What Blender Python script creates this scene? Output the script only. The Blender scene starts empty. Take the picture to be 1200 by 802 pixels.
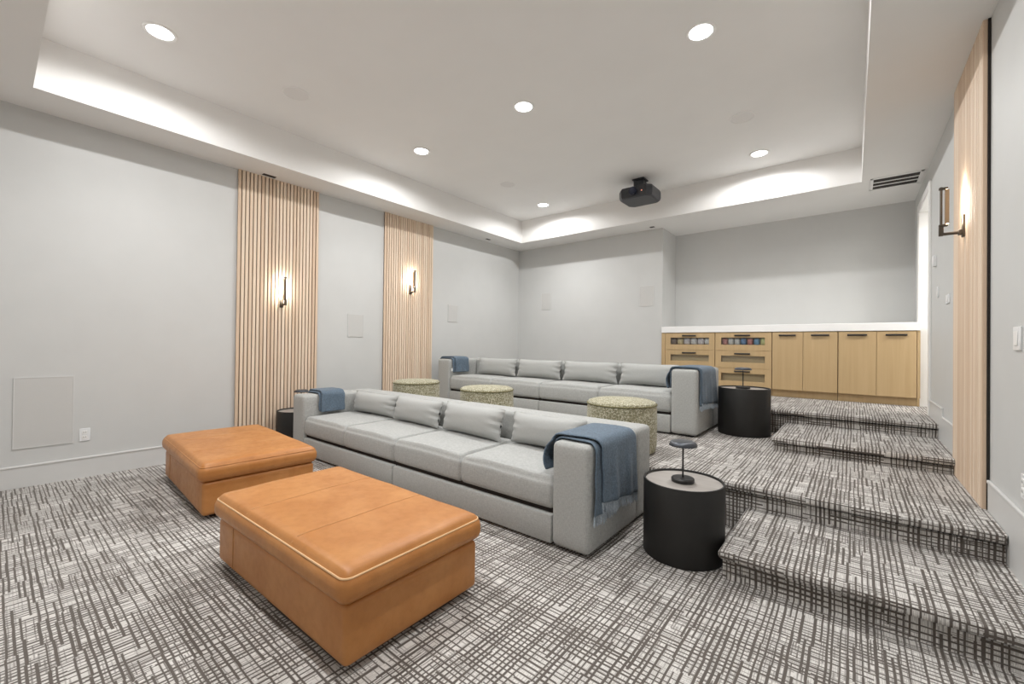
import bpy, bmesh, math, random
from mathutils import Vector, Matrix
from mathutils.bvhtree import BVHTree
random.seed(7)
S = bpy.context.scene
COL = S.collection
# ------------------------------------------------------------------ camera
cd = bpy.data.cameras.new('camera'); cam = bpy.data.objects.new('camera', cd); COL.objects.link(cam)
cd.sensor_width = 36.0; cd.lens = 495.48 * 36.0 / 1200.0; cd.clip_start = 0.02
rx = Vector((0.77840847, 0.62765312, 0.01148135)); ux = Vector((-0.00449773, -0.01271282, 0.99990907)); fx = Vector((-0.62774201, 0.77838933, 0.00707275))
cam.matrix_world = Matrix(((rx.x, ux.x, -fx.x, 0), (rx.y, ux.y, -fx.y, 0), (rx.z, ux.z, -fx.z, 1.3), (0, 0, 0, 1)))
S.camera = cam
# ------------------------------------------------------------------ world, view
w = bpy.data.worlds.new('world'); S.world = w; w.use_nodes = True
w.node_tree.nodes['Background'].inputs[0].default_value = (1, 0.98, 0.95, 1)
w.node_tree.nodes['Background'].inputs[1].default_value = 0.3
S.view_settings.view_transform = 'Standard'; S.view_settings.look = 'None'
S.view_settings.exposure = 0.08; S.view_settings.gamma = 1.0; S.view_settings.use_curve_mapping = False
S.cycles.max_bounces = 14; S.cycles.diffuse_bounces = 10; S.cycles.glossy_bounces = 5
S.cycles.sample_clamp_indirect = 6.0; S.cycles.use_denoising = True
SPOT_W = 41.0
SPOT_ANGLE = 171.0
LENS_E = 12.0
BEAM_W = 92.0
SCONCE_E = 190.0
HALL_W = 34.0
# ------------------------------------------------------------------ measures (metres)
XL, XR = -5.678, 0.652
YF, YB, YN = -0.75, 7.255, 7.937
XN = -2.55
ZS, ZC = 3.342, 3.775
TX0, TX1, TY0, TY1 = -5.175, 0.075, 0.205, 6.684
Z1, Z2 = 0.328, 0.59
YP1, YP2 = 3.357, 5.70
# ------------------------------------------------------------------ node helpers
class NT:
    def __init__(s, name):
        s.m = bpy.data.materials.new(name); s.m.use_nodes = True
        s.t = s.m.node_tree; s.b = s.t.nodes['Principled BSDF']
    def n(s, typ, **kw):
        nd = s.t.nodes.new(typ)
        for k, v in kw.items():
            if k.startswith('i_'): 
                key = k[2:]; nd.inputs[int(key) if key.isdigit() else key].default_value = v
            else: setattr(nd, k, v)
        return nd
    def l(s, a, b): s.t.links.new(a, b)
    def val(s, v, sock):
        if hasattr(v, 'is_output') or hasattr(v, 'links'): s.l(v, sock)
        else: sock.default_value = v
    def math(s, op, a, b=0.0, c=None):
        nd = s.n('ShaderNodeMath', operation=op)
        s.val(a, nd.inputs[0]); s.val(b, nd.inputs[1])
        if c is not None: s.val(c, nd.inputs[2])
        return nd.outputs[0]
    def mix(s, f, a, b):
        nd = s.n('ShaderNodeMix', data_type='RGBA')
        s.val(f, nd.inputs[0])
        for v, k in ((a, 6), (b, 7)):
            if isinstance(v, tuple): nd.inputs[k].default_value = v + (1,)
            else: s.l(v, nd.inputs[k])
        return nd.outputs[2]
    def coords(s, scale=(1, 1, 1), out='Object'):
        tc = s.n('ShaderNodeTexCoord'); mp = s.n('ShaderNodeMapping'); mp.inputs['Scale'].default_value = scale
        s.l(tc.outputs[out], mp.inputs[0]); return mp.outputs[0]
    def noise(s, vec, scale, detail=3.0, rough=0.55, dist=0.0):
        nd = s.n('ShaderNodeTexNoise'); nd.inputs['Scale'].default_value = scale
        nd.inputs['Detail'].default_value = detail; nd.inputs['Roughness'].default_value = rough; nd.inputs['Distortion'].default_value = dist
        s.l(vec, nd.inputs['Vector']); return nd.outputs[0]
    def ramp(s, f, a, b):
        nd = s.n('ShaderNodeMapRange'); s.l(f, nd.inputs[0]); nd.inputs[1].default_value = a; nd.inputs[2].default_value = b
        return nd.outputs[0]
    def bump(s, h, strength, dist=0.01):
        nd = s.n('ShaderNodeBump'); nd.inputs['Strength'].default_value = strength; nd.inputs['Distance'].default_value = dist
        s.l(h, nd.inputs['Height']); s.l(nd.outputs[0], s.b.inputs['Normal'])
    def set(s, color=None, rough=None, metal=None, **kw):
        if color is not None: s.val(color if not isinstance(color, tuple) else color + (1,), s.b.inputs['Base Color'])
        if rough is not None: s.val(rough, s.b.inputs['Roughness'])
        if metal is not None: s.b.inputs['Metallic'].default_value = metal
        for k, v in kw.items(): s.b.inputs[k].default_value = v
        return s
def plain(name, c, rough=0.5, metal=0.0, var=0.06, scale=8.0, bump=0.0, bscale=60.0):
    t = NT(name); v = t.coords()
    f = t.noise(v, scale)
    c2 = tuple(max(0, x * (1 - var)) for x in c); c3 = tuple(min(1, x * (1 + var)) for x in c)
    t.set(t.mix(t.ramp(f, .3, .7), c2, c3), rough, metal)
    if bump: t.bump(t.noise(v, bscale, 4), bump, .003)
    return t.m
def emit(name, c, strength):
    t = NT(name); t.set((0.8, 0.8, 0.8), .4)
    t.b.inputs['Emission Color'].default_value = c + (1,); t.b.inputs['Emission Strength'].default_value = strength
    return t.m
MT = {}
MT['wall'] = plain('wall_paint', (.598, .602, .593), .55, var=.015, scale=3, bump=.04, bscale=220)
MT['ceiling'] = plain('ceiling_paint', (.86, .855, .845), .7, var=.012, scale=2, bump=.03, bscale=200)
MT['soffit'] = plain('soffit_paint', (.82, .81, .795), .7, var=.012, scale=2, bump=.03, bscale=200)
MT['trim'] = plain('trim_paint', (.65, .65, .64), .35, var=.01)
MT['white'] = plain('white_paint', (.86, .855, .84), .35, var=.01)
MT['quartz'] = plain('white_quartz', (.9, .9, .89), .22, var=.012, scale=5)
MT['grille'] = plain('speaker_grille', (.575, .57, .555), .6, var=.03, scale=300)
MT['grillec'] = plain('ceiling_speaker_grille', (.80, .79, .78), .65, var=.03, scale=300)
MT['plate'] = plain('switch_plastic', (.8, .81, .82), .3, var=.01)
MT['black'] = plain('black_metal', (.016, .015, .015), .42, var=.15, scale=20)
MT['drum'] = plain('black_drum_lacquer', (.013, .0122, .0112), .6, var=.2, scale=5, bump=.05, bscale=80)
MT['gun'] = plain('gunmetal_lamp_shade', (.075, .082, .095), .3, .55, var=.06)
MT['bronze'] = plain('dark_bronze', (.10, .085, .07), .35, .85, var=.1)
MT['brass'] = plain('aged_brass', (.40, .30, .2), .4, .8, var=.08)
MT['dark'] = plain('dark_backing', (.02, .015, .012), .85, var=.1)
MT['ventdark'] = plain('vent_shadow_void', (.03, .025, .022), .8, var=.1)
MT['proj'] = plain('projector_plastic', (.028, .03, .036), .38, var=.08)
MT['projlens'] = plain('projector_lens_glass', (.02, .025, .05), .08, var=.1)
MT['led'] = emit('projector_led', (1, .25, .1), 1.2)
MT['lens'] = emit('downlight_lens', (1, 1, .995), LENS_E)
MT['tube'] = emit('sconce_tube', (1, .91, .78), SCONCE_E)
# --- carpet: woven cross-hatch of broken dark yarns on a cream ground
def carpet():
    t = NT('carpet_crosshatch')
    g = t.n('ShaderNodeNewGeometry'); sp = t.n('ShaderNodeSeparateXYZ'); t.l(g.outputs['Position'], sp.inputs[0])
    nz = t.n('ShaderNodeSeparateXYZ'); t.l(g.outputs['True Normal'], nz.inputs[0])
    sidex = t.math('GREATER_THAN', t.math('ABSOLUTE', nz.outputs[0]), .7)
    X = t.math('ADD', sp.outputs[0], t.math('MULTIPLY', sidex, sp.outputs[2]))
    Y = t.math('ADD', sp.outputs[1], t.math('MULTIPLY', t.math('SUBTRACT', 1.0, sidex), sp.outputs[2]))
    wob = t.n('ShaderNodeTexNoise'); wob.inputs['Scale'].default_value = 9.0; wob.inputs['Detail'].default_value = 2
    t.l(g.outputs['Position'], wob.inputs['Vector'])
    X = t.math('ADD', X, t.math('MULTIPLY', t.math('SUBTRACT', wob.outputs[0], .5), .006))
    Y = t.math('ADD', Y, t.math('MULTIPLY', t.math('SUBTRACT', wob.outputs[0], .5), .006))
    def wn(a, b, seed):
        c = t.n('ShaderNodeCombineXYZ'); t.val(a, c.inputs[0]); t.val(b, c.inputs[1]); c.inputs[2].default_value = seed
        n = t.n('ShaderNodeTexWhiteNoise', noise_dimensions='3D'); t.l(c.outputs[0], n.inputs['Vector']); return n.outputs['Value']
    def lines(u, v, period, seg, on, w0, w1, seed):
        q = t.math('DIVIDE', u, period); cell = t.math('FLOOR', q); fr = t.math('FRACT', q)
        sg = t.math('FLOOR', t.math('ADD', t.math('DIVIDE', v, seg), t.math('MULTIPLY', wn(cell, 0.0, seed), 9.0)))
        r1 = wn(cell, sg, seed + 1); r2 = wn(cell, sg, seed + 2)
        hw = t.math('MULTIPLY_ADD', r2, (w1 - w0) / 2, w0 / 2)
        d = t.math('ABSOLUTE', t.math('SUBTRACT', t.math('SUBTRACT', fr, .5), t.math('MULTIPLY', t.math('SUBTRACT', wn(cell, sg, seed + 3), .5), .38)))
        edge = t.n('ShaderNodeMapRange'); t.l(t.math('SUBTRACT', d, hw), edge.inputs[0])
        edge.inputs[1].default_value = -.06; edge.inputs[2].default_value = .06; edge.inputs[3].default_value = 1; edge.inputs[4].default_value = 0
        return t.math('MULTIPLY', edge.outputs[0], t.math('LESS_THAN', r1, on))
    a = lines(X, Y, .0245, .25, .84, .24, .56, 1.3)
    b = lines(Y, X, .0255, .23, .84, .22, .50, 5.7)
    a2 = lines(X, Y, .0122, .10, .42, .26, .5, 12.9)
    b2 = lines(Y, X, .013, .12, .46, .24, .46, 21.4)
    c = lines(X, Y, .0066, .05, .72, .32, .5, 9.1)
    big = t.n('ShaderNodeTexNoise'); big.inputs['Scale'].default_value = 3.2; big.inputs['Detail'].default_value = 3; t.l(g.outputs['Position'], big.inputs['Vector'])
    soft2 = t.math('MULTIPLY', t.math('MAXIMUM', a2, b2), t.ramp(big.outputs[0], .25, .7))
    dk = t.math('MAXIMUM', t.math('MAXIMUM', a, b), t.math('MAXIMUM', soft2, t.math('MULTIPLY', c, .34)))
    fz = t.n('ShaderNodeTexNoise'); fz.inputs['Scale'].default_value = 420; t.l(g.outputs['Position'], fz.inputs['Vector'])
    lgt = t.mix(fz.outputs[0], (.57, .548, .52), (.80, .777, .745))
    drk = t.mix(fz.outputs[0], (.07, .058, .049), (.135, .114, .099))
    t.set(t.mix(dk, lgt, drk), .95)
    t.b.inputs['Sheen Weight'].default_value = .1
    t.bump(t.math('ADD', t.math('MULTIPLY', dk, -.6), fz.outputs[0]), .35, .006)
    return t.m
MT['carpet'] = carpet()
def wood(name, c1, c2, c3, along='z', sc=1.0, rough=.5, rnd=True):
    t = NT(name)
    s = {'z': (30, 30, 1.2), 'x': (1.2, 30, 30), 'y': (30, 1.2, 30)}[along]
    v = t.coords(tuple(q * sc for q in s)); 
    oi = t.n('ShaderNodeObjectInfo')
    if rnd:
        ad = t.n('ShaderNodeVectorMath', operation='ADD'); cb = t.n('ShaderNodeCombineXYZ')
        k = t.math('MULTIPLY', oi.outputs['Random'], 57.0); t.l(k, cb.inputs[0]); t.l(k, cb.inputs[2])
        t.l(v, ad.inputs[0]); t.l(cb.outputs[0], ad.inputs[1]); v = ad.outputs[0]
    f = t.noise(v, 1.0, 5, .6, .6)
    base = t.mix(t.ramp(f, .25, .75), c1, c2)
    if rnd: base = t.mix(t.math('MULTIPLY', t.math('POWER', oi.outputs['Random'], 1.4), .75), base, c3)
    t.set(base, rough); t.bump(f, .08, .002)
    return t.m
MT['slat'] = wood('slat_white_oak', (.77, .61, .465), (.85, .72, .58), (.64, .46, .32), 'z', 1.0, .55)
MT['oak'] = wood('cabinet_oak', (.48, .335, .17), (.55, .395, .215), (.50, .34, .16), 'z', .7, .45, False)
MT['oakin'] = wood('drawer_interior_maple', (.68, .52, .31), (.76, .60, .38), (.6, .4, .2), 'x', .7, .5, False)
MT['inlay'] = wood('table_top_inlay', (.34, .31, .285), (.46, .43, .40), (.4, .35, .3), 'x', .8, .35, False)
def weave(name, c, var=.14, scale=260, bump=.25):
    t = NT(name); v = t.coords()
    a = t.noise(t.coords((scale, scale * .18, scale * .18)), 1.0, 2); b = t.noise(t.coords((scale * .18, scale * .18, scale)), 1.0, 2)
    big = t.noise(v, 5.0, 3)
    f = t.math('MULTIPLY', t.math('ADD', a, b), .5)
    lo = tuple(x * (1 - var) for x in c); hi = tuple(min(1, x * (1 + var)) for x in c)
    base = t.mix(t.ramp(f, .35, .65), lo, hi)
    t.set(base, .9); t.b.inputs['Sheen Weight'].default_value = .12
    t.bump(t.math('ADD', f, t.math('MULTIPLY', big, .8)), bump, .004)
    return t.m
MT['sofa'] = weave('grey_woven_upholstery', (.385, .39, .378), .16)
MT['pillow'] = weave('grey_pillow_fabric', (.395, .40, .388), .06, 320, .15)
MT['throw'] = weave('slate_blue_wool', (.10, .142, .19), .3, 340, .5)
MT['throwlight'] = weave('pale_blue_fringe', (.33, .375, .42), .3, 340, .3)
MT['label'] = plain('woven_care_label', (.85, .86, .88), .6, var=.01)
def boucle(name, c1, c2, c3):
    t = NT(name); v = t.coords()
    vo = t.n('ShaderNodeTexVoronoi'); vo.inputs['Scale'].default_value = 120; t.l(v, vo.inputs['Vector'])
    sp = t.n('ShaderNodeSeparateXYZ'); t.l(vo.outputs['Color'], sp.inputs[0])
    a = t.mix(t.ramp(sp.outputs[0], .2, .8), c1, c2)
    a = t.mix(t.math('GREATER_THAN', sp.outputs[1], .72), a, c3)
    t.set(a, .95); t.b.inputs['Sheen Weight'].default_value = .2
    t.bump(t.math('SUBTRACT', 1.0, vo.outputs['Distance']), .6, .006)
    return t.m
MT['boucle'] = boucle('olive_boucle', (.22, .20, .12), (.37, .345, .23), (.58, .555, .43))
MT['bouclepipe'] = plain('olive_piping', (.17, .155, .075), .9, var=.2, scale=60)
def leather(name, c1, c2):
    t = NT(name); v = t.coords()
    f = t.noise(v, 3.2, 5, .6, .4); g = t.noise(v, 22, 4)
    base = t.mix(t.ramp(f, .3, .72), c1, c2)
    base = t.mix(t.math('MULTIPLY', t.ramp(g, .45, .8), .22), base, tuple(x * .55 for x in c1))
    vo = t.n('ShaderNodeTexVoronoi'); vo.inputs['Scale'].default_value = 260; t.l(v, vo.inputs['Vector'])
    t.set(base, t.math('MULTIPLY_ADD', g, .2, .30)); t.b.inputs['Specular IOR Level'].default_value = .38
    t.bump(t.math('ADD', t.math('MULTIPLY', vo.outputs['Distance'], .3), t.noise(v, 9, 3)), .12, .008)
    return t.m
MT['leather'] = leather('cognac_leather', (.425, .165, .041), (.54, .245, .08))
MT['seam'] = plain('leather_seam', (.52, .27, .11), .5, var=.05)
MT['piping'] = plain('leather_piping_thread', (.72, .47, .25), .5, var=.05)
gm = NT('drawer_glass'); gm.t.nodes.remove(gm.b)
_tr = gm.n('ShaderNodeBsdfTransparent'); _gl = gm.n('ShaderNodeBsdfGlossy'); _gl.inputs['Roughness'].default_value = .05
_fr = gm.n('ShaderNodeFresnel'); _fr.inputs[0].default_value = 1.45; _mx = gm.n('ShaderNodeMixShader')
_tr.inputs[0].default_value = (.96, .975, .97, 1)
gm.l(_fr.outputs[0], _mx.inputs[0]); gm.l(_tr.outputs[0], _mx.inputs[1]); gm.l(_gl.outputs[0], _mx.inputs[2])
gm.l(_mx.outputs[0], [n for n in gm.t.nodes if n.type == 'OUTPUT_MATERIAL'][0].inputs[0])
MT['glass'] = gm.m
# ------------------------------------------------------------------ mesh helpers
def obj(name, bm, mat, parent=None, smooth=True, angle=38, recalc=True):
    me = bpy.data.meshes.new(name)
    if recalc: bmesh.ops.recalc_face_normals(bm, faces=bm.faces)
    bm.to_mesh(me); bm.free()
    me.materials.append(mat)
    if smooth:
        me.shade_smooth(); me.set_sharp_from_angle(angle=math.radians(angle))
    o = bpy.data.objects.new(name, me); COL.objects.link(o)
    if parent: o.parent = parent
    return o
def struct(name, bm, mat, parent=None, **kw):
    o = obj(name, bm, mat, parent, **kw)
    if not parent: o['kind'] = 'structure'
    return o
def tag(o, label, cat, group=None):
    o['label'] = label; o['category'] = cat
    if group: o['group'] = group
    return o
def thing(name, label, cat, loc=(0, 0, 0), rz=0.0, group=None):
    o = bpy.data.objects.new(name, None); COL.objects.link(o); o.empty_display_size = .1
    o.location = loc; o.rotation_euler = (0, 0, rz)
    return tag(o, label, cat, group)
def dup(root, loc, rz=0.0, label=None, group=None, scale=None):
    r = root.copy(); COL.objects.link(r); r.location = loc; r.rotation_euler = (0, 0, rz)
    if scale: r.scale = scale
    if label: r['label'] = label
    if group: r['group'] = group
    for ch in list(root.children):
        c = ch.copy(); COL.objects.link(c); c.parent = r
        for g in list(ch.children):
            d = g.copy(); COL.objects.link(d); d.parent = c
    return r
def merge(bm, b2):
    me = bpy.data.meshes.new('tmp'); b2.to_mesh(me); b2.free(); bm.from_mesh(me); bpy.data.meshes.remove(me)
def rb(bm, x0, x1, y0, y1, z0, z1, r=0.0, seg=2, only=None):
    b = bmesh.new(); bmesh.ops.create_cube(b, size=1.0)
    for v in b.verts:
        v.co = Vector(((x0 + x1) / 2 + v.co.x * (x1 - x0), (y0 + y1) / 2 + v.co.y * (y1 - y0), (z0 + z1) / 2 + v.co.z * (z1 - z0)))
    if r > 0:
        ed = [e for e in b.edges if only is None or only(e)]
        bmesh.ops.bevel(b, geom=ed, offset=r, segments=seg, profile=.5, affect='EDGES')
    merge(bm, b); return bm
def box(x0, x1, y0, y1, z0, z1, r=0.0, seg=2): return rb(bmesh.new(), x0, x1, y0, y1, z0, z1, r, seg)
def cyl(bm, c, r, h, axis='z', n=24, r2=None):
    b = bmesh.new(); bmesh.ops.create_cone(b, cap_ends=True, segments=n, radius1=r, radius2=r if r2 is None else r2, depth=h)
    if axis == 'x': bmesh.ops.rotate(b, verts=b.verts, matrix=Matrix.Rotation(math.pi / 2, 3, 'Y'))
    if axis == 'y': bmesh.ops.rotate(b, verts=b.verts, matrix=Matrix.Rotation(math.pi / 2, 3, 'X'))
    bmesh.ops.translate(b, verts=b.verts, vec=c); merge(bm, b); return bm
def lathe(pts, n=48):
    b = bmesh.new(); rings = []
    for r, z in pts:
        if r < 1e-6: rings.append([b.verts.new((0, 0, z))])
        else: rings.append([b.verts.new((r * math.cos(2 * math.pi * i / n), r * math.sin(2 * math.pi * i / n), z)) for i in range(n)])
    for a, c in zip(rings, rings[1:]):
        for i in range(n):
            j = (i + 1) % n
            if len(a) == 1 and len(c) == 1: continue
            if len(a) == 1: b.faces.new((a[0], c[i], c[j]))
            elif len(c) == 1: b.faces.new((a[i], a[j], c[0]))
            else: b.faces.new((a[i], a[j], c[j], c[i]))
    return b
def tube(pts, r, n=8, closed=False):
    b = bmesh.new(); rings = []; N = len(pts)
    for i, p in enumerate(pts):
        p = Vector(p); a = Vector(pts[(i - 1) % N] if closed or i > 0 else pts[i]); c = Vector(pts[(i + 1) % N] if closed or i < N - 1 else pts[i])
        d = (c - a).normalized(); up = Vector((0, 0, 1)) if abs(d.z) < .9 else Vector((1, 0, 0))
        s = d.cross(up).normalized(); t = s.cross(d)
        rings.append([b.verts.new(p + s * r * math.cos(2 * math.pi * k / n) + t * r * math.sin(2 * math.pi * k / n)) for k in range(n)])
    for i in range(N if closed else N - 1):
        a, c = rings[i], rings[(i + 1) % N]
        for k in range(n): b.faces.new((a[k], a[(k + 1) % n], c[(k + 1) % n], c[k]))
    if not closed: b.faces.new(rings[0][::-1]); b.faces.new(rings[-1])
    return b
def hnoise(x, y, z=0.0):
    return math.sin(x * 7.1 + 1.3 * y + z) * .5 + math.sin(y * 9.7 - 2.1 * x + 2 * z) * .3 + math.sin((x + y) * 17.0 + 3 * z) * .2
def soft(w, d, h, r, crown=0.0, n=12, wob=0.0, seed=0.0, bulge=0.0):
    """upholstered block centred in x,y, bottom at z=0, rounded edges radius r, domed top, slightly bulging sides"""
    b = bmesh.new(); bmesh.ops.create_cube(b, size=2.0)
    bmesh.ops.subdivide_edges(b, edges=b.edges[:], cuts=n, use_grid_fill=True)
    hx, hy, hz = w / 2, d / 2, h / 2
    def warp(t, half):          # pack the grid lines towards the rounded edges
        k = r / half; s = 1 if t >= 0 else -1; a = abs(t)
        return s * (a / .62 * (1 - k) if a < .62 else (1 - k) + (a - .62) / .38 * k) * half
    for v in b.verts:
        x, y, z = v.co
        fx_, fy_ = x, y
        px, py, pz = warp(x, hx), warp(y, hy), warp(z, hz)
        q = Vector((max(-hx + r, min(hx - r, px)), max(-hy + r, min(hy - r, py)), max(-hz + r, min(hz - r, pz))))
        dlt = Vector((px, py, pz)) - q
        p = q + dlt.normalized() * r if dlt.length > 1e-6 else Vector((px, py, pz))
        dome = max(0, 1 - fx_ ** 4) * max(0, 1 - fy_ ** 4)
        if p.z > 0: p.z += crown * dome * (p.z / hz)
        sb = bulge * max(0, 1 - (p.z / hz) ** 2)
        p.x += sb * fx_ * (1 - abs(fy_) ** 6 * .6); p.y += sb * fy_ * (1 - abs(fx_) ** 6 * .6)
        if wob: p += Vector((0, 0, wob * hnoise(p.x * 1.3 + seed, p.y * 1.5, seed))) * (1 if p.z > 0 else .2)
        p.z += hz; v.co = p
    return b
def pillow(w, h, t, seed=0.0, nx=22, ny=12):
    """lumbar pillow standing in x-z, thickness along y, centred, bottom z=0, pinched at the corners"""
    b = bmesh.new(); F = []
    for s in (1, -1):
        g = []
        for i in range(nx + 1):
            row = []
            for j in range(ny + 1):
                u = -1 + 2 * i / nx; v = -1 + 2 * j / ny
                th = (max(0, 1 - abs(u) ** 3.2) ** .55) * (max(0, 1 - abs(v) ** 2.4) ** .55)
                pin = 1 - .07 * (1 - abs(v) ** 2) * abs(u) ** 3
                pin2 = 1 - .10 * (1 - abs(u) ** 2) * abs(v) ** 3 * .6
                wr = .010 * math.sin(v * 13 + u * 5 + seed) * abs(u) ** 5 * (1 - abs(v))* 3
                row.append(b.verts.new((u * w / 2 * pin, s * (t / 2 * th + wr + .004 * hnoise(u * 1.2 + seed, v)), h / 2 + v * h / 2 * pin2)))
            g.append(row)
        F.append(g)
        for i in range(nx):
            for j in range(ny):
                q = (g[i][j], g[i + 1][j], g[i + 1][j + 1], g[i][j + 1])
                b.faces.new(q if s < 0 else q[::-1])
    bmesh.ops.remove_doubles(b, verts=b.verts, dist=.0008)
    return b
# ================================================================== ROOM SHELL
struct('floor', box(XL - .2, XR + .2, YF - .2, YN + .2, -.15, 0), MT['carpet'])
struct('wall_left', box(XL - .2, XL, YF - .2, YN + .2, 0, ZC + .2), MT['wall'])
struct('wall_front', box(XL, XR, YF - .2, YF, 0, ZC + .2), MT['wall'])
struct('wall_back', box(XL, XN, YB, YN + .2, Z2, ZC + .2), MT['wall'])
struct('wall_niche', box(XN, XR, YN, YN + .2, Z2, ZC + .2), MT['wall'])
DY0, DY1, DZ1 = 6.42, 7.38, 3.05
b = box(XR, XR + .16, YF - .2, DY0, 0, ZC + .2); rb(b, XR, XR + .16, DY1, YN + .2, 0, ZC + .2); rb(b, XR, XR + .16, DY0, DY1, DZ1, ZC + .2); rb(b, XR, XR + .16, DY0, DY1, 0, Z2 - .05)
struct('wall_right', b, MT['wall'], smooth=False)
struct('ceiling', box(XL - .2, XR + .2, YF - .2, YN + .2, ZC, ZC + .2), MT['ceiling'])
b = bmesh.new()
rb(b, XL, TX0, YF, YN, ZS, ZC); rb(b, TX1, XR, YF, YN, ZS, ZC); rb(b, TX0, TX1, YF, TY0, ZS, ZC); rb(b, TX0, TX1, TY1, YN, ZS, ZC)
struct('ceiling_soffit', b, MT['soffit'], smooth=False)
# hallway beyond the door opening on the right
HX = XR + 1.6
b = box(XR + .16, HX, DY1 - .02, DY1 + .15, Z2, DZ1 + .1); rb(b, HX, HX + .1, DY0 - 1.2, DY1 + .15, Z2, DZ1 + .1); rb(b, XR + .16, HX, DY0 - 1.3, DY0 - 1.2, Z2, DZ1 + .1)
struct('wall_hallway', b, MT['white'], smooth=False)
struct('floor_hallway', box(XR - .0005, HX + .1, DY0 - 1.3, DY1 + .15, Z2 - .05, Z2), MT['carpet'])
struct('ceiling_hallway', box(XR + .16, HX + .1, DY0 - 1.3, DY1 + .15, DZ1 + .1, DZ1 + .15), MT['white'])
hl = bpy.data.lights.new('hallway_light', 'AREA'); hl.energy = HALL_W; hl.size = .5; hl.color = (1, .98, .95)
ho = bpy.data.objects.new('hallway_light', hl); COL.objects.link(ho); ho.location = (XR + .85, DY0 + .1, DZ1 + .05)
b = box(XR - .012, XR + .16, DY1 - .02, DY1 + .0, Z2, DZ1); rb(b, XR - .012, XR + .16, DY0, DY0 + .02, Z2, DZ1); rb(b, XR - .012, XR + .16, DY0, DY1, DZ1 - .02, DZ1)
rb(b, XR - .02, XR, DY1, DY1 + .075, Z2, DZ1 + .075, .003, 1); rb(b, XR - .02, XR, DY0 - .075, DY0, Z2, DZ1 + .075, .003, 1); rb(b, XR - .02, XR, DY0, DY1, DZ1, DZ1 + .075)
struct('door_1', b, MT['white'], smooth=False)
# platforms and steps: carpeted slab with a rolled nosing over a set-back riser
def step(name, x0, x1, y0, y1, zb, zt, left_open=True, nose=.05):
    lx = .018 if left_open else 0
    b = bmesh.new(); rb(b, x0 + lx, x1, y0 + .05, y1, zb, zt - nose - .016); rb(b, x0 + lx + .03, x1, y0 + .11, y1, zt - nose - .03, zt - .02)
    rb(b, x0, x1, y0, y1, zt - nose, zt, .022, 4, only=lambda e: (all(abs(v.co.y - y0) < 1e-5 for v in e.verts)) or (left_open and all(abs(v.co.x - x0) < 1e-5 for v in e.verts)))
    return struct(name, b, MT['carpet'], angle=50)
step('carpeted_platform', XL, XR - .015, YP1, YN, 0, Z1, False)
step('carpeted_platform', XL, XR - .001, YP2, YN, Z1, Z2, False)
step('carpeted_step', -.586, XR - .001, 2.575, YP1 + .05, 0, .167)
step('carpeted_step', -.605, XR - .012, 4.69, YP2 + .05, Z1, .452)
# baseboards
def bboard(name, segs, wall, zs):
    b = bmesh.new()
    for (y0, y1), (z0, z1) in zip(segs, zs):
        if wall == 'L': rb(b, XL, XL + .016, y0, y1, z0, z1 - .02); rb(b, XL, XL + .022, y0, y1, z1 - .02, z1, .006, 2)
        else: rb(b, XR - .012, XR, y0, y1, z0, z1 - .02); rb(b, XR - .018, XR, y0, y1, z1 - .02, z1, .006, 2)
    return struct(name, b, MT['trim'], smooth=False)
bboard('baseboard_left', [(YF, 1.82), (2.82, YP1), (YP1, 3.82), (4.82, YB)], 'L', [(0, .195), (0, .195), (Z1, Z1 + .19), (Z1, Z1 + .19)])
bboard('baseboard_right', [(YF, 3.82), (4.82, 5.53), (5.53, DY0 - .08), (DY1 + .08, YN)], 'R', [(0, .515), (Z1, .685), (Z1, .765), (Z2, .765)])
b = box(XN - .6, XN, YB - .016, YB, Z2, Z2 + .17); struct('baseboard_back', b, MT['trim'], smooth=False)
# ================================================================== RECESSED DOWNLIGHTS
dl = thing('recessed_downlight', 'recessed ceiling downlight nearest the front left corner of the tray ceiling', 'ceiling light', (-4.33, .835, ZC), 0, 'recessed downlights in the tray ceiling')
obj('trim_ring', lathe([(.085, 0), (.087, -.006), (.105, -.009), (.112, -.004), (.113, 0)], 40), MT['white'], dl)
obj('light_lens', lathe([(0, -.0075), (.06, -.0075), (.085, -.003)], 40), MT['lens'], dl)
sl = bpy.data.lights.new('downlight_bulb', 'SPOT'); sl.energy = SPOT_W; sl.spot_size = math.radians(SPOT_ANGLE); sl.spot_blend = .3; sl.shadow_soft_size = .02; sl.color = (1, 1, .995)
lo = bpy.data.objects.new('downlight_bulb', sl); COL.objects.link(lo); lo.parent = dl; lo.location = (0, 0, -.03)
sl = bpy.data.lights.new('downlight_beam', 'SPOT'); sl.energy = BEAM_W; sl.spot_size = math.radians(125); sl.spot_blend = 1.0; sl.shadow_soft_size = .03; sl.color = (1, 1, .995)
lo = bpy.data.objects.new('downlight_beam', sl); COL.objects.link(lo); lo.parent = dl; lo.location = (0, 0, -.035)
for x, y, lb in [(-4.32, 3.46, 'recessed ceiling downlight in the middle of the left row of the tray'),
                 (-4.26, 6.11, 'recessed ceiling downlight in the far left corner of the tray ceiling'),
                 (-2.67, 3.46, 'recessed ceiling downlight at the very centre of the tray ceiling'),
                 (-.94, 3.48, 'recessed ceiling downlight nearest the tray edge on the right, beyond frame top'),
                 (-.94, 6.13, 'recessed ceiling downlight at the far right, behind the round ceiling speaker'),
                 (-2.67, .835, 'recessed ceiling downlight out of view at the front of the tray'),
                 (-.93, .835, 'recessed ceiling downlight out of view above the near steps')]:
    dup(dl, (x, y, ZC), 0, lb)
# fix label of the big one seen top right
for o in COL.objects:
    if o.get('label', '').startswith('recessed ceiling downlight nearest the tray edge'): o['label'] = 'large bright recessed downlight at the top right of the tray ceiling'
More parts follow.
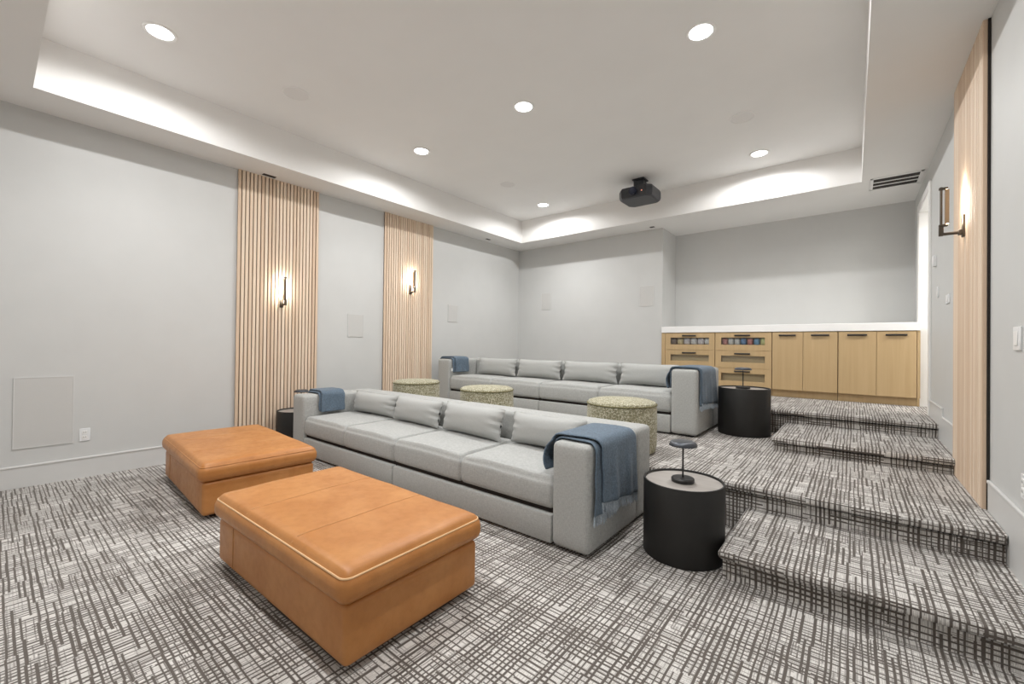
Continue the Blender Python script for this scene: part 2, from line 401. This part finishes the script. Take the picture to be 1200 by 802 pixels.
# ceiling speakers
cs = thing('ceiling_speaker', 'round flush ceiling speaker grille near the left front downlight', 'speaker', (-4.32, 1.895, ZC), 0, 'round ceiling speakers')
obj('speaker_rim', lathe([(.112, 0), (.113, -.006), (.122, -.006), (.124, 0)], 48), MT['ceiling'], cs)
obj('speaker_grille', lathe([(0, -.0035), (.112, -.0035), (.113, 0)], 48), MT['grillec'], cs)
dup(cs, (-.937, 5.06, ZC), 0, 'round flush ceiling speaker grille in front of the far right downlight')
dup(cs, (-4.15, 4.99, ZC), 0, 'round flush ceiling speaker grille nearest the far left tray corner')
# soffit vent
sv = thing('air_vent', 'white framed air vent with dark slots in the soffit above the cabinets', 'vent', (.39, 6.87, ZS))
b = bmesh.new(); W_, D_ = .235, .24
for a in ((-W_, -W_ + .03, -D_, D_), (W_ - .03, W_, -D_, D_), (-W_, W_, -D_, -D_ + .035), (-W_, W_, D_ - .035, D_)): rb(b, a[0], a[1], a[2], a[3], -.008, 0, .002, 1)
obj('vent_frame', b, MT['ceiling'], sv)
obj('vent_backing', box(-W_ + .02, W_ - .02, -D_ + .02, D_ - .02, -.002, -.0005), MT['ventdark'], sv)
first = None
for k in (-1, 1):
    y = k * .068
    if first is None: o = first = obj('vent_slat', box(-W_ + .03, W_ - .03, -.011, .011, -.009, -.002, .001, 1), MT['ceiling'], sv)
    else: o = first.copy(); COL.objects.link(o)
    o.location = (0, y, 0)
def soffit_port(x, y, w, d, label, name='soffit_port', cat='vent'):
    t = thing(name, label, cat, (x, y, ZS))
    b = bmesh.new()
    for a in ((-w - .008, -w, -d - .008, d + .008), (w, w + .008, -d - .008, d + .008), (-w, w, -d - .008, -d), (-w, w, d, d + .008)): rb(b, a[0], a[1], a[2], a[3], -.004, 0)
    obj('port_frame', b, MT['grillec'], t, smooth=False); obj('port_opening', box(-w, w, -d, d, -.003, -.0005), MT['ventdark'], t, smooth=False)
soffit_port(-5.575, 2.14, .035, .075, 'small dark square port in the soffit above the nearer left slat panel')
soffit_port(-5.50, 6.05, .03, .06, 'small faint port in the soffit near the far left corner')
soffit_port(-2.675, 7.09, .04, .035, 'small dark port in the soffit beyond the projector, before the niche')
# ================================================================== PROJECTOR
pj = thing('projector', 'black ceiling mounted projector near the back edge of the tray', 'projector', (-2.47, 6.05, ZC))
obj('ceiling_plate', box(-.09, .09, -.09, .09, -.02, 0, .004, 1), MT['proj'], pj)
b = box(-.075, .075, -.07, .07, -.12, -.02, .006, 1); rb(b, -.1, .1, -.1, .1, -.16, -.12, .005, 1)
obj('mount_bracket', b, MT['proj'], pj)
b = bmesh.new()
out = [(-.25, -.17), (-.19, -.24), (.19, -.24), (.25, -.17), (.25, .17), (.19, .23), (-.19, .23), (-.25, .17)]
lv = [(.86, -.325), (.95, -.315), (1.0, -.28), (1.0, -.20), (.95, -.165), (.88, -.158)]
rings = [[b.verts.new((x * k, y * k, z)) for x, y in out] for k, z in lv]
for a, c in zip(rings, rings[1:]):
    for i in range(8): b.faces.new((a[i], a[(i + 1) % 8], c[(i + 1) % 8], c[i]))
b.faces.new(rings[0][::-1]); b.faces.new(rings[-1])
body = obj('projector_body', b, MT['proj'], pj, angle=20)
ln = obj('lens', cyl(cyl(bmesh.new(), (0, -.262, -.24), .055, .05, 'y', 32), (0, -.285, -.24), .045, .012, 'y', 32), MT['projlens'], pj)
obj('status_light', cyl(bmesh.new(), (.12, -.243, -.25), .008, .006, 'y', 12), MT['led'], pj)
obj('cable', tube([(.06, .05, -.03), (.12, .06, -.05), (.14, .08, -.1), (.12, .12, -.16)], .007, 8), MT['white'], pj)
# ================================================================== SLAT PANELS
NSL = 23; PW = .976; PIT = PW / NSL
def slat_panel(side, y0, z0, label):
    sx = 1 if side == 'L' else -1
    x = XL if side == 'L' else XR
    H = ZS - z0
    t = thing('slat_panel', label, 'wall panel', (x + sx * .0015, y0 + PW / 2, z0), 0, 'vertical oak slat wall panels')
    inset = .008 if side == 'L' else 0
    obj('backing_board', box(*sorted((0, sx * .012)), -PW / 2 + inset, PW / 2 - inset, .0, H, 0), MT['dark'], t, smooth=False)
    first = None
    for k in range(NSL):
        yy = -PW / 2 + PIT * (k + .5)
        if first is None:
            o = first = obj('slat', box(*sorted((sx * .012, sx * .033)), -.0152, .0152, .0, H, .0015, 1), MT['slat'], t, smooth=False)
        else: o = first.copy(); COL.objects.link(o)
        o.location = (0, yy, 0)
    return t
slat_panel('L', 1.8275, 0, 'vertical oak slat panel on the left wall, nearer to the ottomans')
slat_panel('L', 3.8336, Z1, 'vertical oak slat panel on the left wall, beside the olive poufs')
slat_panel('R', 3.8336, Z1, 'vertical oak slat panel on the right wall beside the steps')
# ================================================================== SCONCES
def sconce(x, y, z, sx, label):
    t = thing('wall_sconce', label, 'wall lamp', (x, y, z), 0, 'bronze tube sconces on the slat panels')
    obj('backplate', box(*sorted((0, sx * .016)), -.022, .022, -.09, .07, .003, 1), MT['bronze'], t)
    b = cyl(bmesh.new(), (sx * .06, 0, -.055), .011, .1, 'x', 16); rb(b, *sorted((sx * .014, sx * .035)), -.018, .018, -.073, -.037, .003, 1)
    rb(b, *sorted((sx * .108, sx * .134)), -.012, .012, -.068, -.0, .003, 1)
    obj('arm', b, MT['bronze'], t)
    b = cyl(bmesh.new(), (sx * .121, 0, .14), .0075, .30, 'z', 16)
    for zz in (.0, .27): rb(b, *sorted((sx * .086, sx * .134)), -.014, .014, zz, zz + .016, .003, 1)
    obj('front_rod', b, MT['bronze'], t)
    b = box(*sorted((sx * .098, sx * .102)), -.012, .012, .018, .268); rb(b, *sorted((sx * .080, sx * .098)), -.012, -.0095, .018, .268); rb(b, *sorted((sx * .080, sx * .098)), .0095, .012, .018, .268)
    obj('tube_shield', b, MT['brass'], t, smooth=False)
    obj('light_strip', box(*sorted((sx * .083, sx * .088)), -.009, .009, .02, .266), MT['tube'], t, smooth=False)
    return t
PF = .033
sconce(XL + PF, 2.33, 1.83, 1, 'lit bronze tube sconce on the nearer left slat panel')
sconce(XL + PF, 4.33, 2.20, 1, 'lit bronze tube sconce on the farther left slat panel')
sconce(XR - PF, 4.37, 2.20, -1, 'lit bronze tube sconce on the right wall slat panel')
# ================================================================== WALL DEVICES
def wall_speaker(loc, face, w, h, label, name='wall_speaker', cat='speaker', group='flush in-wall speakers'):
    t = thing(name, label, cat, loc, 0, group)
    def bx(a0, a1, z0, z1, d0, d1, r=0):
        if face == 'x': return box(d0, d1, a0, a1, z0, z1, r, 1)
        return box(a0, a1, -d1, -d0, z0, z1, r, 1)
    f = .007
    b = bx(-w / 2, w / 2, -h / 2, -h / 2 + f, 0, .008)
    for q in ((-w / 2, w / 2, h / 2 - f, h / 2), (-w / 2, -w / 2 + f, -h / 2 + f, h / 2 - f), (w / 2 - f, w / 2, -h / 2 + f, h / 2 - f)): merge(b, bx(*q, 0, .008))
    obj('speaker_frame', b, MT['trim'], t, smooth=False)
    obj('speaker_grille', bx(-w / 2 + f, w / 2 - f, -h / 2 + f, h / 2 - f, 0, .006), MT['grille'], t, smooth=False)
    return t
wall_speaker((XL, .33, .652), 'x', .37, .625, 'large flush subwoofer grille low on the left wall beside the outlet', 'subwoofer_grille', 'speaker', None)
wall_speaker((XL, 3.38, 1.56), 'x', .25, .33, 'flush in-wall speaker on the left wall between the two slat panels')
wall_speaker((XL, 5.31, 1.86), 'x', .235, .31, 'flush in-wall speaker on the left wall beyond the slat panels')
wall_speaker((-4.955, YB, 2.212), 'y', .24, .35, 'flush in-wall speaker at the left of the back wall')
wall_speaker((-2.823, YB, 2.19), 'y', .25, .36, 'flush in-wall speaker on the back wall nearest the cabinet niche')
def outlet(x, y, z, sx, label):
    t = thing('power_outlet', label, 'outlet', (x, y, z))
    obj('cover_plate', box(*sorted((0, sx * .007)), -.037, .037, -.06, .06, .003, 1), MT['plate'], t)
    b = box(*sorted((sx * .007, sx * .010)), -.018, .018, .006, .04, .003, 1); rb(b, *sorted((sx * .007, sx * .010)), -.018, .018, -.04, -.006, .003, 1)
    s = obj('socket', b, MT['white'], t)
    b = bmesh.new()
    for zz in (.023, -.023):
        for yy in (-.007, .007): rb(b, *sorted((sx * .0095, sx * .0105)), yy - .0015, yy + .0015, zz - .006, zz + .006)
    obj('socket_slots', b, MT['dark'], s, smooth=False)
outlet(XL, .59, .402, 1, 'white power outlet on the left wall beside the subwoofer grille')
outlet(XR, 3.16, .58 + .06, -1, 'white power outlet low on the right wall by the near step')
def switch(x, y, z, sx, w, h, label, name='light_switch', cat='switch', dep=.008):
    t = thing(name, label, cat, (x, y, z))
    obj('cover_plate', box(*sorted((0, sx * dep)), -w, w, -h, h, .002, 1), MT['plate'], t)
    obj('rocker', box(*sorted((sx * dep, sx * (dep + .004))), -w * .45, w * .45, -h * .6, h * .6, .002, 1), MT['white'], t)
switch(XR, 3.27, 1.362, -1, .06, .06, 'white light switch at the right edge of the frame')
switch(XR, 6.02, 2.20, -1, .035, .055, 'small white thermostat box on the right wall before the doorway', 'thermostat', 'thermostat', .025)
switch(XR, 5.86, 1.87, -1, .035, .055, 'light switch on the right wall below the thermostat')
switch(XR, 5.30, 1.75, -1, .075, .04, 'wide switch plate on the right wall beside the slat panel')
# ================================================================== SOFAS
def sofa(W, D, H, loc, label, k=1.0):
    """origin at left-front-bottom; front faces -y"""
    t = thing('sofa', label, 'sofa', loc, 0, 'long grey sectional sofas')
    A = .27 * k; B = .27 * k; bz = .205 * k; g = .003
    half = W / 2
    for i in range(2):                       # plinth in two sections, seam at the middle
        b = box(A + (0 if i == 0 else (W - 2 * A) / 2) + g, A + (W - 2 * A) * (.5 if i == 0 else 1) - g, .004, D - B, .02, bz, .014, 2)
        obj('base', b, MT['sofa'], t)
    for i in range(2):
        x0 = 0 if i == 0 else W - A
        b = soft(A, D - B + .004, H - .02, .036, .004, 12, .0018, 2.0 + i); bmesh.ops.translate(b, verts=b.verts, vec=(x0 + A / 2, (D - B + .004) / 2, .02))
        obj('arm', b, MT['sofa'], t)
    for i in range(2):
        b = soft(half - g, B, H - .02, .036, .004, 14, .0018, 5.0 + i); bmesh.ops.translate(b, verts=b.verts, vec=(half / 2 + half * i, D - B / 2, .02))
        obj('backrest', b, MT['sofa'], t)
    n = 4; sw = (W - 2 * A) / n
    for i in range(n):
        b = soft(sw - .004, D - B - .02, .185 * k, .034, .036 * k, 18, .005, 1.7 * i, .010)
        bmesh.ops.translate(b, verts=b.verts, vec=(A + sw * (i + .5), (D - B) / 2 + .008 * k, bz + .028))
        obj('seat_cushion', b, MT['sofa'], t)
    obj('seat_platform', box(A, W - A, .05, D - B, bz - .01, bz + .03, 0), MT['dark'], t, smooth=False)
    for sx in (.08, W - .08):
        for sy in (.08, D - .08): obj('foot', cyl(bmesh.new(), (sx, sy, .0115), .03, .023, 'z', 16), MT['black'], t)
    # seam welts across the arm fronts, where arm meets base
    return t
SX, SY, SW, SD, SH = -5.185, 2.285, 3.95, 1.01, .685
sofa(SW, SD, SH, (SX, SY, 0), 'long grey four seat sofa in the front row behind the leather ottomans')
TX, TY, TW, TD, TH = -5.414, 4.735, 4.13, .945, .725
sofa(TW, TD, TH, (TX, TY, Z1), 'long grey four seat sofa in the back row on the raised platform', 1.04)
pil = []
def place_pillow(x0, x1, y, z, h, tilt, rz, label, group, seed):
    b = pillow(x1 - x0, h, .19, seed)
    o = obj('lumbar_pillow', b, MT['pillow'], None)
    o.location = ((x0 + x1) / 2, y, z); o.rotation_euler = (math.radians(-tilt), 0, math.radians(rz))
    sub = o.modifiers.new('sub', 'SUBSURF'); sub.levels = sub.render_levels = 1
    tag(o, label, 'pillow', group)
zs = .457
G = 'grey lumbar pillows on the front sofa'
for i, (x0, x1, dy, rz, hh, nm) in enumerate([(-4.88, -4.03, .015, 1, .25, 'leftmost of the four, beside the left throw blanket'), (-4.02, -3.21, -.035, -3, .27, 'second from the left'),
                                   (-3.19, -2.37, -.06, -4, .28, 'third from the left, leaning forward'), (-2.33, -1.60, .0, 1, .265, 'rightmost of the four, beside the blue throw')]):
    place_pillow(x0, x1, 2.885 + dy, zs, hh, 14 if i in (1, 2) else 10, rz, 'grey lumbar pillow on the front sofa, ' + nm, G, i * 1.9)
zs2 = .801
G = 'grey lumbar pillows on the back sofa'
for i, (x0, x1, dy, rz, nm) in enumerate([(-4.99, -4.15, .0, 0, 'leftmost of the four'), (-4.14, -3.31, 0, -1, 'second from the left'), (-3.29, -2.43, 0, 0, 'third from the left'), (-2.41, -1.64, .0, 1, 'rightmost of the four')]):
    place_pillow(x0, x1, 5.25 + dy, zs2, .285, 11, rz, 'grey lumbar pillow on the back sofa, ' + nm, G, 9 + i * 2.3)
# ------------------------------------------------------------------ throws
def drape(name, path, yr0, yr1, ny, mat, thick=.012, seed=0.0, amp=.010, parent=None, sag=0.0):
    """path: list of (x,z,outward(nx,nz),hang 0..1); y range interpolates from yr0=(a,b) at start to yr1 at end"""
    b = bmesh.new(); N = len(path); g = []
    for i, (x, z, nx_, nz_, hg) in enumerate(path):
        s = i / (N - 1); ya = yr0[0] + (yr1[0] - yr0[0]) * s; yb = yr0[1] + (yr1[1] - yr0[1]) * s
        row = []
        for j in range(ny + 1):
            u = j / ny
            o = amp * hg * (math.sin(u * 15 + seed + s * 1.5) + .6 * math.sin(u * 31 + seed * 2)) + amp * .25 * math.sin(u * 9 + i * .9 + seed)
            zz = z - (sag * hg * u if i > N / 2 else 0)
            row.append(b.verts.new((x + nx_ * (o + amp * .9 * hg), ya + (yb - ya) * u + .004 * math.sin(i * 1.1 + seed), zz + nz_ * abs(o) * .5)))
        g.append(row)
    for i in range(N - 1):
        for j in range(ny): b.faces.new((g[i][j], g[i + 1][j], g[i + 1][j + 1], g[i][j + 1]))
    hem = [v.co.copy() for v in g[-1]]
    b.normal_update(); b.faces.ensure_lookup_table()
    f = b.faces[(N // 2) * ny + ny // 2]; p = path[N // 2]
    if f.normal.x * p[2] + f.normal.z * p[3] < 0: bmesh.ops.reverse_faces(b, faces=b.faces)
    o = obj(name, b, mat, parent, angle=80, recalc=False)
    m = o.modifiers.new('solid', 'SOLIDIFY'); m.thickness = thick; m.offset = 1.0
    sb = o.modifiers.new('sub', 'SUBSURF'); sb.levels = sb.render_levels = 1
    return o, hem
def arm_path(xa, xb, zt, za, zb, e, nd=9, bulge=0.0):
    """up from (xa,za), over the arm top and down to (xb,zb); e = stand-off from the arm"""
    r = .05; P = []
    s = 1 if xb > xa else -1
    L = zt + e - r
    for i in range(nd): 
        f = i / (nd - 1); P.append((xa - s * (e + bulge * math.sin(math.pi * min(1, f * .9 + .1)) ** .7), za + (L - za) * f, -s, 0, max(0, 1 - f) * .6))
    for k in range(1, 5):
        a = math.pi / 2 * k / 5; P.append((xa - s * e + s * r * (1 - math.cos(a)), L + r * math.sin(a), -s * math.cos(a), math.sin(a), .05))
    for k in range(1, 6):
        f = k / 6; P.append((xa - s * e + s * r + (xb - xa + 2 * s * e - 2 * s * r) * f, zt + e, 0, 1, .05))
    for k in range(1, 5):
        a = math.pi / 2 * k / 5; P.append((xb + s * e - s * r * (1 - math.sin(a)), L + r * math.cos(a), s * math.sin(a), math.cos(a), .05))
    for i in range(nd + 2):
        f = i / (nd + 1); P.append((xb + s * e, L + (zb - L) * f, s, 0, f))
    return P
def fringe(hem, ln, parent, mat, nrm=1, per=4):
    b = bmesh.new()
    for i in range(len(hem) - 1):
        for k in range(per):
            p = hem[i].lerp(hem[i + 1], (k + .3) / per)
            l = ln * (.75 + .4 * random.random()); dy = random.uniform(-.012, .012); dx = nrm * random.uniform(.0, .012)
            q = [(p.x, p.y - .0035, p.z + .004), (p.x, p.y + .0035, p.z + .004), (p.x + nrm * .007, p.y, p.z + .004)]
            e = [(x + dx, y + dy, z - l) for x, y, z in q]
            vs = [b.verts.new(c) for c in q]; es = [b.verts.new(((c[0] + e[0][0]) / 2, (c[1] + e[0][1]) / 2, c[2])) for c in e]
            for a in range(3): b.faces.new((vs[a], vs[(a + 1) % 3], es[(a + 1) % 3], es[a]))
            b.faces.new(vs); b.faces.new(es[::-1])
    o = obj('fringe', b, mat, parent, smooth=False); o['kind'] = 'stuff'
    return o
# front sofa, right arm
xa, xb = SX + SW - .27, SX + SW
under, hem = drape('throw_blanket', arm_path(xa, xb, SH, .50, .255, .013), (2.37, 2.66), (2.315, 2.62), 14, MT['throw'], .012, 1.0, .006)
tag(under, 'slate blue fringed throw folded over the right arm of the front sofa', 'blanket', 'blue throws on the sofa arms')
fringe(hem, .06, under, MT['throwlight'])
o2, hem2 = drape('top_fold', arm_path(xa, xb, SH, .48, .325, .033, 9, .055), (2.32, 2.80), (2.40, 2.93), 22, MT['throw'], .013, 2.2, .008, under, .06)
fr = fringe(hem2, .065, o2, MT['throwlight'])
# back sofa, right arm
xa, xb = TX + TW - .28, TX + TW
u2, hem = drape('throw_blanket', arm_path(xa, xb, Z1 + TH, .84, .66, .013), (4.79, 5.12), (4.775, 5.10), 12, MT['throw'], .012, 3.0, .006)
tag(u2, 'slate blue fringed throw folded over the right arm of the back sofa', 'blanket', 'blue throws on the sofa arms')
fringe(hem, .05, u2, MT['throwlight'])
o3, hem2 = drape('top_fold', arm_path(xa, xb, Z1 + TH, .84, .69, .022, 9, .035), (4.765, 5.22), (4.80, 5.44), 18, MT['throw'], .012, 4.2, .006, u2, .05)
fringe(hem2, .06, o3, MT['throwlight'])
# left arms: draped over the arm towards the seat
xa, xb = SX, SX + .27
u3, hem = drape('throw_blanket', arm_path(xa, xb, SH, .56, .49, .014, 6), (2.47, 2.76), (2.455, 2.76), 14, MT['throw'], .016, 5.0, .005)
tag(u3, 'slate blue throw folded over the left arm of the front sofa', 'blanket', 'blue throws on the sofa arms')
o4, _ = drape('top_fold', arm_path(xa, xb, SH, .58, .48, .036, 6), (2.50, 2.77), (2.47, 2.77), 14, MT['throw'], .016, 6.0, .007, u3)
xa, xb = TX, TX + .28
u4, hem = drape('throw_blanket', arm_path(xa, xb, Z1 + TH, .9, .84, .014, 6), (4.79, 5.10), (4.79, 5.12), 12, MT['throw'], .014, 7.0, .006)
tag(u4, 'slate blue throw with a white care label over the left arm of the back sofa', 'blanket', 'blue throws on the sofa arms')
o5, _ = drape('top_fold', arm_path(xa, xb, Z1 + TH, .93, .84, .033, 6), (4.83, 5.12), (4.84, 5.16), 12, MT['throw'], .014, 8.0, .008, u4)
obj('care_label', box(xb + .02, xb + .024, 4.765, 4.80, .86, .905), MT['label'], u4, smooth=False)
# ================================================================== OTTOMANS
def ottoman(w, d, loc, rz, label, front_piping=True):
    t = thing('leather_ottoman', label, 'ottoman', loc, rz, 'cognac leather ottomans')
    b = soft(w - .045, d - .05, .245, .026, 0, 10, .001, 1.0); bmesh.ops.translate(b, verts=b.verts, vec=(0, 0, .03)); obj('base', b, MT['leather'], t)
    b = bmesh.new()
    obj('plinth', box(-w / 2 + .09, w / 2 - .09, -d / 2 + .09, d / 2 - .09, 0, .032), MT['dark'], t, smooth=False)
    b = soft(w, d, .125, .05, .022, 18, .0035, loc[0], .004); bmesh.ops.translate(b, verts=b.verts, vec=(0, 0, .275)); bvh = BVHTree.FromBMesh(b); obj('top_cushion', b, MT['leather'], t)
    hx, hy, r, z = w / 2 - .012, d / 2 - .012, .04, .386
    pts = []
    for cx, cy, a0 in ((hx - r, hy - r, 0), (-hx + r, hy - r, 90), (-hx + r, -hy + r, 180), (hx - r, -hy + r, 270)):
        for k in range(7):
            a = math.radians(a0 + 15 * k); pts.append((cx + r * math.cos(a), cy + r * math.sin(a), z))
    # densify straight runs
    obj('piping', tube(pts, .0042, 6, True), MT['piping' if front_piping else 'leather'], t)
    for xx in (-w * .19, w * .17):
        pp = []
        for i in range(31):
            y_ = (-1 + 2 * i / 30) * (d / 2 - .02)
            h = bvh.ray_cast(Vector((xx, y_, 1)), Vector((0, 0, -1)))[0]
            if h: pp.append((xx, y_, h.z + .0006))
        obj('top_seam', tube(pp, .0022, 6), MT['seam'], t)
    obj('base_seam', tube([(-w / 2 + .022 + w * .16, -d / 2 + .0235, z) for z in (.05, .15, .27)], .002, 6), MT['seam'], t)
    return t
ottoman(1.40, .80, (-2.205, 1.245, 0), math.radians(.9), 'cognac leather ottoman in the foreground with pale piping around its top')
ottoman(1.46, .84, (-4.325, 1.42, 0), math.radians(-3.4), 'cognac leather ottoman farther back near the left wall and slat panel', False)
# ================================================================== POUFS
pf = thing('round_pouf', 'olive boucle round pouf behind the right arm of the front sofa', 'pouf', (-1.70, 3.765, Z1), 0, 'olive boucle poufs on the platform')
obj('pouf_body', lathe([(0, .0), (.28, .0), (.305, .012), (.318, .06), (.322, .22), (.318, .40), (.313, .432)], 56), MT['boucle'], pf)
obj('top_pad', lathe([(.313, .436), (.306, .455), (.27, .468), (.15, .479), (0, .483)], 56), MT['boucle'], pf)
ring = [(.317 * math.cos(a), .317 * math.sin(a), .435) for a in [2 * math.pi * i / 56 for i in range(56)]]
obj('piping', tube(ring, .007, 6, True), MT['bouclepipe'], pf)
dup(pf, (-3.42, 3.77, Z1), 1.0, 'olive boucle round pouf in the middle of the row, before the back sofa')
dup(pf, (-4.74, 3.765, Z1), 2.0, 'olive boucle round pouf nearest the left wall slat panel')
# ================================================================== SIDE TABLES AND TABLE LAMPS
st = thing('drum_side_table', 'black drum side table on the lower floor beside the front sofa and near step', 'table', (-.835, 2.785, 0), 0, 'black drum side tables')
obj('drum_body', lathe([(0, .012), (.232, .012), (.236, .0), (.24, .006), (.24, .455), (.238, .46), (.229, .46), (.227, .457), (.227, .445)], 64), MT['drum'], st)
obj('table_top', lathe([(0, .447), (.2275, .447), (.2275, .43)], 64), MT['inlay'], st)
dup(st, (-5.41, 2.44, 0), 0, 'black drum side table between the left wall and the front sofa', scale=(.93, .93, 1))
dup(st, (-.962, 5.40, Z1), 0, 'black drum side table on the platform beside the back sofa', scale=(1.1, 1.1, 1.13))
lm = thing('table_lamp', 'small black mushroom table lamp on the drum table beside the front sofa', 'lamp', (-.835, 2.775, .448), 0, 'small black cordless table lamps')
obj('lamp_base', lathe([(0, 0), (.066, 0), (.069, .004), (.069, .02), (.064, .026), (.02, .028), (0, .028)], 40), MT['black'], lm)
obj('lamp_stem', cyl(bmesh.new(), (0, 0, .12), .0055, .2, 'z', 12), MT['black'], lm)
obj('lamp_shade', lathe([(0, .258), (.045, .257), (.068, .254), (.078, .248), (.085, .232), (.084, .227), (.079, .227), (.073, .242), (.03, .247), (0, .248)], 40), MT['gun'], lm)
dup(lm, (-5.43, 2.50, .448), 0, 'small black mushroom table lamp at the left end of the front sofa', scale=(1, 1, 1))
dup(lm, (-.972, 5.40, Z1 + .447 * 1.13 + .0015), 0, 'small black mushroom table lamp on the drum table beside the back sofa', scale=(1.05, 1.05, .93))
# ================================================================== CABINETS
CY = YB; CZ0, CZ1, CTZ = Z2 + .105, 1.535, 1.641
CB = YN - .005
def pull(parent, x, z, w=.215):
    b = cyl(bmesh.new(), (x, CY - .036, z), .0115, w, 'x', 12)
    for s in (-1, 1): cyl(b, (x + s * w * .38, CY - .018, z), .006, .036, 'y', 10)
    o = obj('handle', b, MT['black'], parent); return o
def carcass(t, x0, x1, lid=True):
    b = box(x0, x0 + .016, CY + .004, CB, CZ0, CZ1); rb(b, x1 - .016, x1, CY + .004, CB, CZ0, CZ1)
    rb(b, x0 + .016, x1 - .016, CB - .012, CB, CZ0, CZ1); rb(b, x0 + .016, x1 - .016, CY + .004, CB - .012, CZ0, CZ0 + .016); rb(b, x0 + .016, x1 - .016, CY + .004, CB - .012, CZ1 - .006, CZ1)
    obj('carcass', b, MT['oak'], t, smooth=False)
    obj('toe_kick', box(x0, x1, CY + .05, CB, Z2, CZ0), MT['oak'], t, smooth=False)
drw_z = [(1.254, 1.531), (.984, 1.25), (CZ0 + .003, .98)]
def drawer_cabinet(x0, x1, label):
    t = thing('drawer_cabinet', label, 'cabinet', (0, 0, 0), 0, 'oak drawer cabinets with glass fronts')
    carcass(t, x0, x1)
    for z0, z1 in drw_z:
        dd = .2 if z1 > 1.5 else .07  # box depth cut short so light through the glass reaches the back
        f = .085; fx0, fx1 = x0 + .002, x1 - .002
        gz1, gz0 = z1 - .078, z0 + .088
        b = box(fx0, fx0 + f, CY - .018, CY, z0, z1, .0015, 1); rb(b, fx1 - f, fx1, CY - .018, CY, z0, z1, .0015, 1)
        rb(b, fx0 + f, fx1 - f, CY - .018, CY, z0, gz0, .0015, 1); rb(b, fx0 + f, fx1 - f, CY - .018, CY, gz1, z1, .0015, 1)
        d = obj('drawer', b, MT['oak'], t, smooth=False)
        obj('glass_pane', box(fx0 + f - .002, fx1 - f + .002, CY - .012, CY - .006, gz0 - .002, gz1 + .002), MT['glass'], d, smooth=False)
        pull(d, (x0 + x1) / 2, z1 - .045)
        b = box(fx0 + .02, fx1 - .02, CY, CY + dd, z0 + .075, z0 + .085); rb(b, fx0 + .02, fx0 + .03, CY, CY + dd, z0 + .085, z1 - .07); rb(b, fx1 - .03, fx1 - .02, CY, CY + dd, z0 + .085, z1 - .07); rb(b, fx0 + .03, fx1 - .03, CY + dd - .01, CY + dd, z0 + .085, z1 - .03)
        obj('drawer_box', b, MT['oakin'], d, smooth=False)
    return t
drawer_cabinet(-2.484, -1.706, 'oak drawer cabinet with glass fronts at the left end of the niche')
drawer_cabinet(-1.700, -.930, 'oak drawer cabinet with glass fronts next to the plain cabinet doors')
def door_cabinet(xs, label):
    t = thing('door_cabinet', label, 'cabinet', (0, 0, 0), 0, 'oak door cabinets under the white counter')
    carcass(t, xs[0], xs[2])
    for a, c in ((xs[0], xs[1]), (xs[1], xs[2])):
        d = obj('door', box(a + .002, c - .002, CY - .02, CY, CZ0 + .003, 1.531, .0015, 1), MT['oak'], t, smooth=False)
        pull(d, (a + c) / 2, 1.485, .205)
door_cabinet((-.924, -.55, -.161), 'oak cabinet with two plain doors beside the glass fronted drawers')
door_cabinet((-.155, .238, .618), 'oak cabinet with two plain doors at the right end of the niche')
b = box(XN + .002, -2.488, CY - .018, CY + .02, CZ0, CZ1); rb(b, .622, XR - .002, CY - .012, CY + .02, CZ0, CZ1)
rb(b, XN + .002, -2.488, CY + .05, CY + .07, Z2, CZ0); rb(b, .622, XR - .002, CY + .05, CY + .07, Z2, CZ0)
struct('trim_1', b, MT['oak'], smooth=False)
ct = obj('countertop', box(XN + .001, XR - .001, CY - .03, YN, CZ1 + .003, CTZ, .004, 1), MT['quartz'], None)
tag(ct, 'thick white quartz countertop running across the oak cabinets in the niche', 'countertop')
# snack packets behind the glass
pc = [(-2.365, (.30, .22, .18)), (-2.257, (.72, .58, .34)), (-2.149, (.75, .70, .74)), (-2.041, (.80, .78, .80)), (-1.933, (.78, .72, .76)), (-1.825, (.84, .80, .82)), (-1.575, (.70, .32, .30)), (-1.487, (.85, .85, .82)), (-1.399, (.80, .82, .86)), (-1.311, (.16, .30, .55)), (-1.223, (.70, .25, .22)), (-1.135, (.20, .42, .70)), (-1.047, (.85, .80, .35))]
nm = ['dark brown', 'tan', 'pale lilac', 'white', 'pale pink', 'off white', 'salmon', 'white', 'pale blue', 'navy blue', 'red', 'bright blue', 'yellow']
for i, (x, c) in enumerate(pc):
    m = plain('packet_' + nm[i].replace(' ', '_'), c, .35, var=.25, scale=30)
    o = obj('snack_packet', soft(.098 if x < -1.7 else .079, .09, .098 + .015 * random.random(), .026, .006, 6, .005, i * 2.1), m, None)
    o.location = (x, CY + .075, 1.254 + .0885); o.rotation_euler = (0, 0, random.uniform(-.08, .08))
    side = 'left' if x < -1.7 else 'right'
    tag(o, nm[i] + ' snack packet behind the top glass front of the %s drawer cabinet' % side, 'packet', 'snack packets in the top %s drawer' % side)
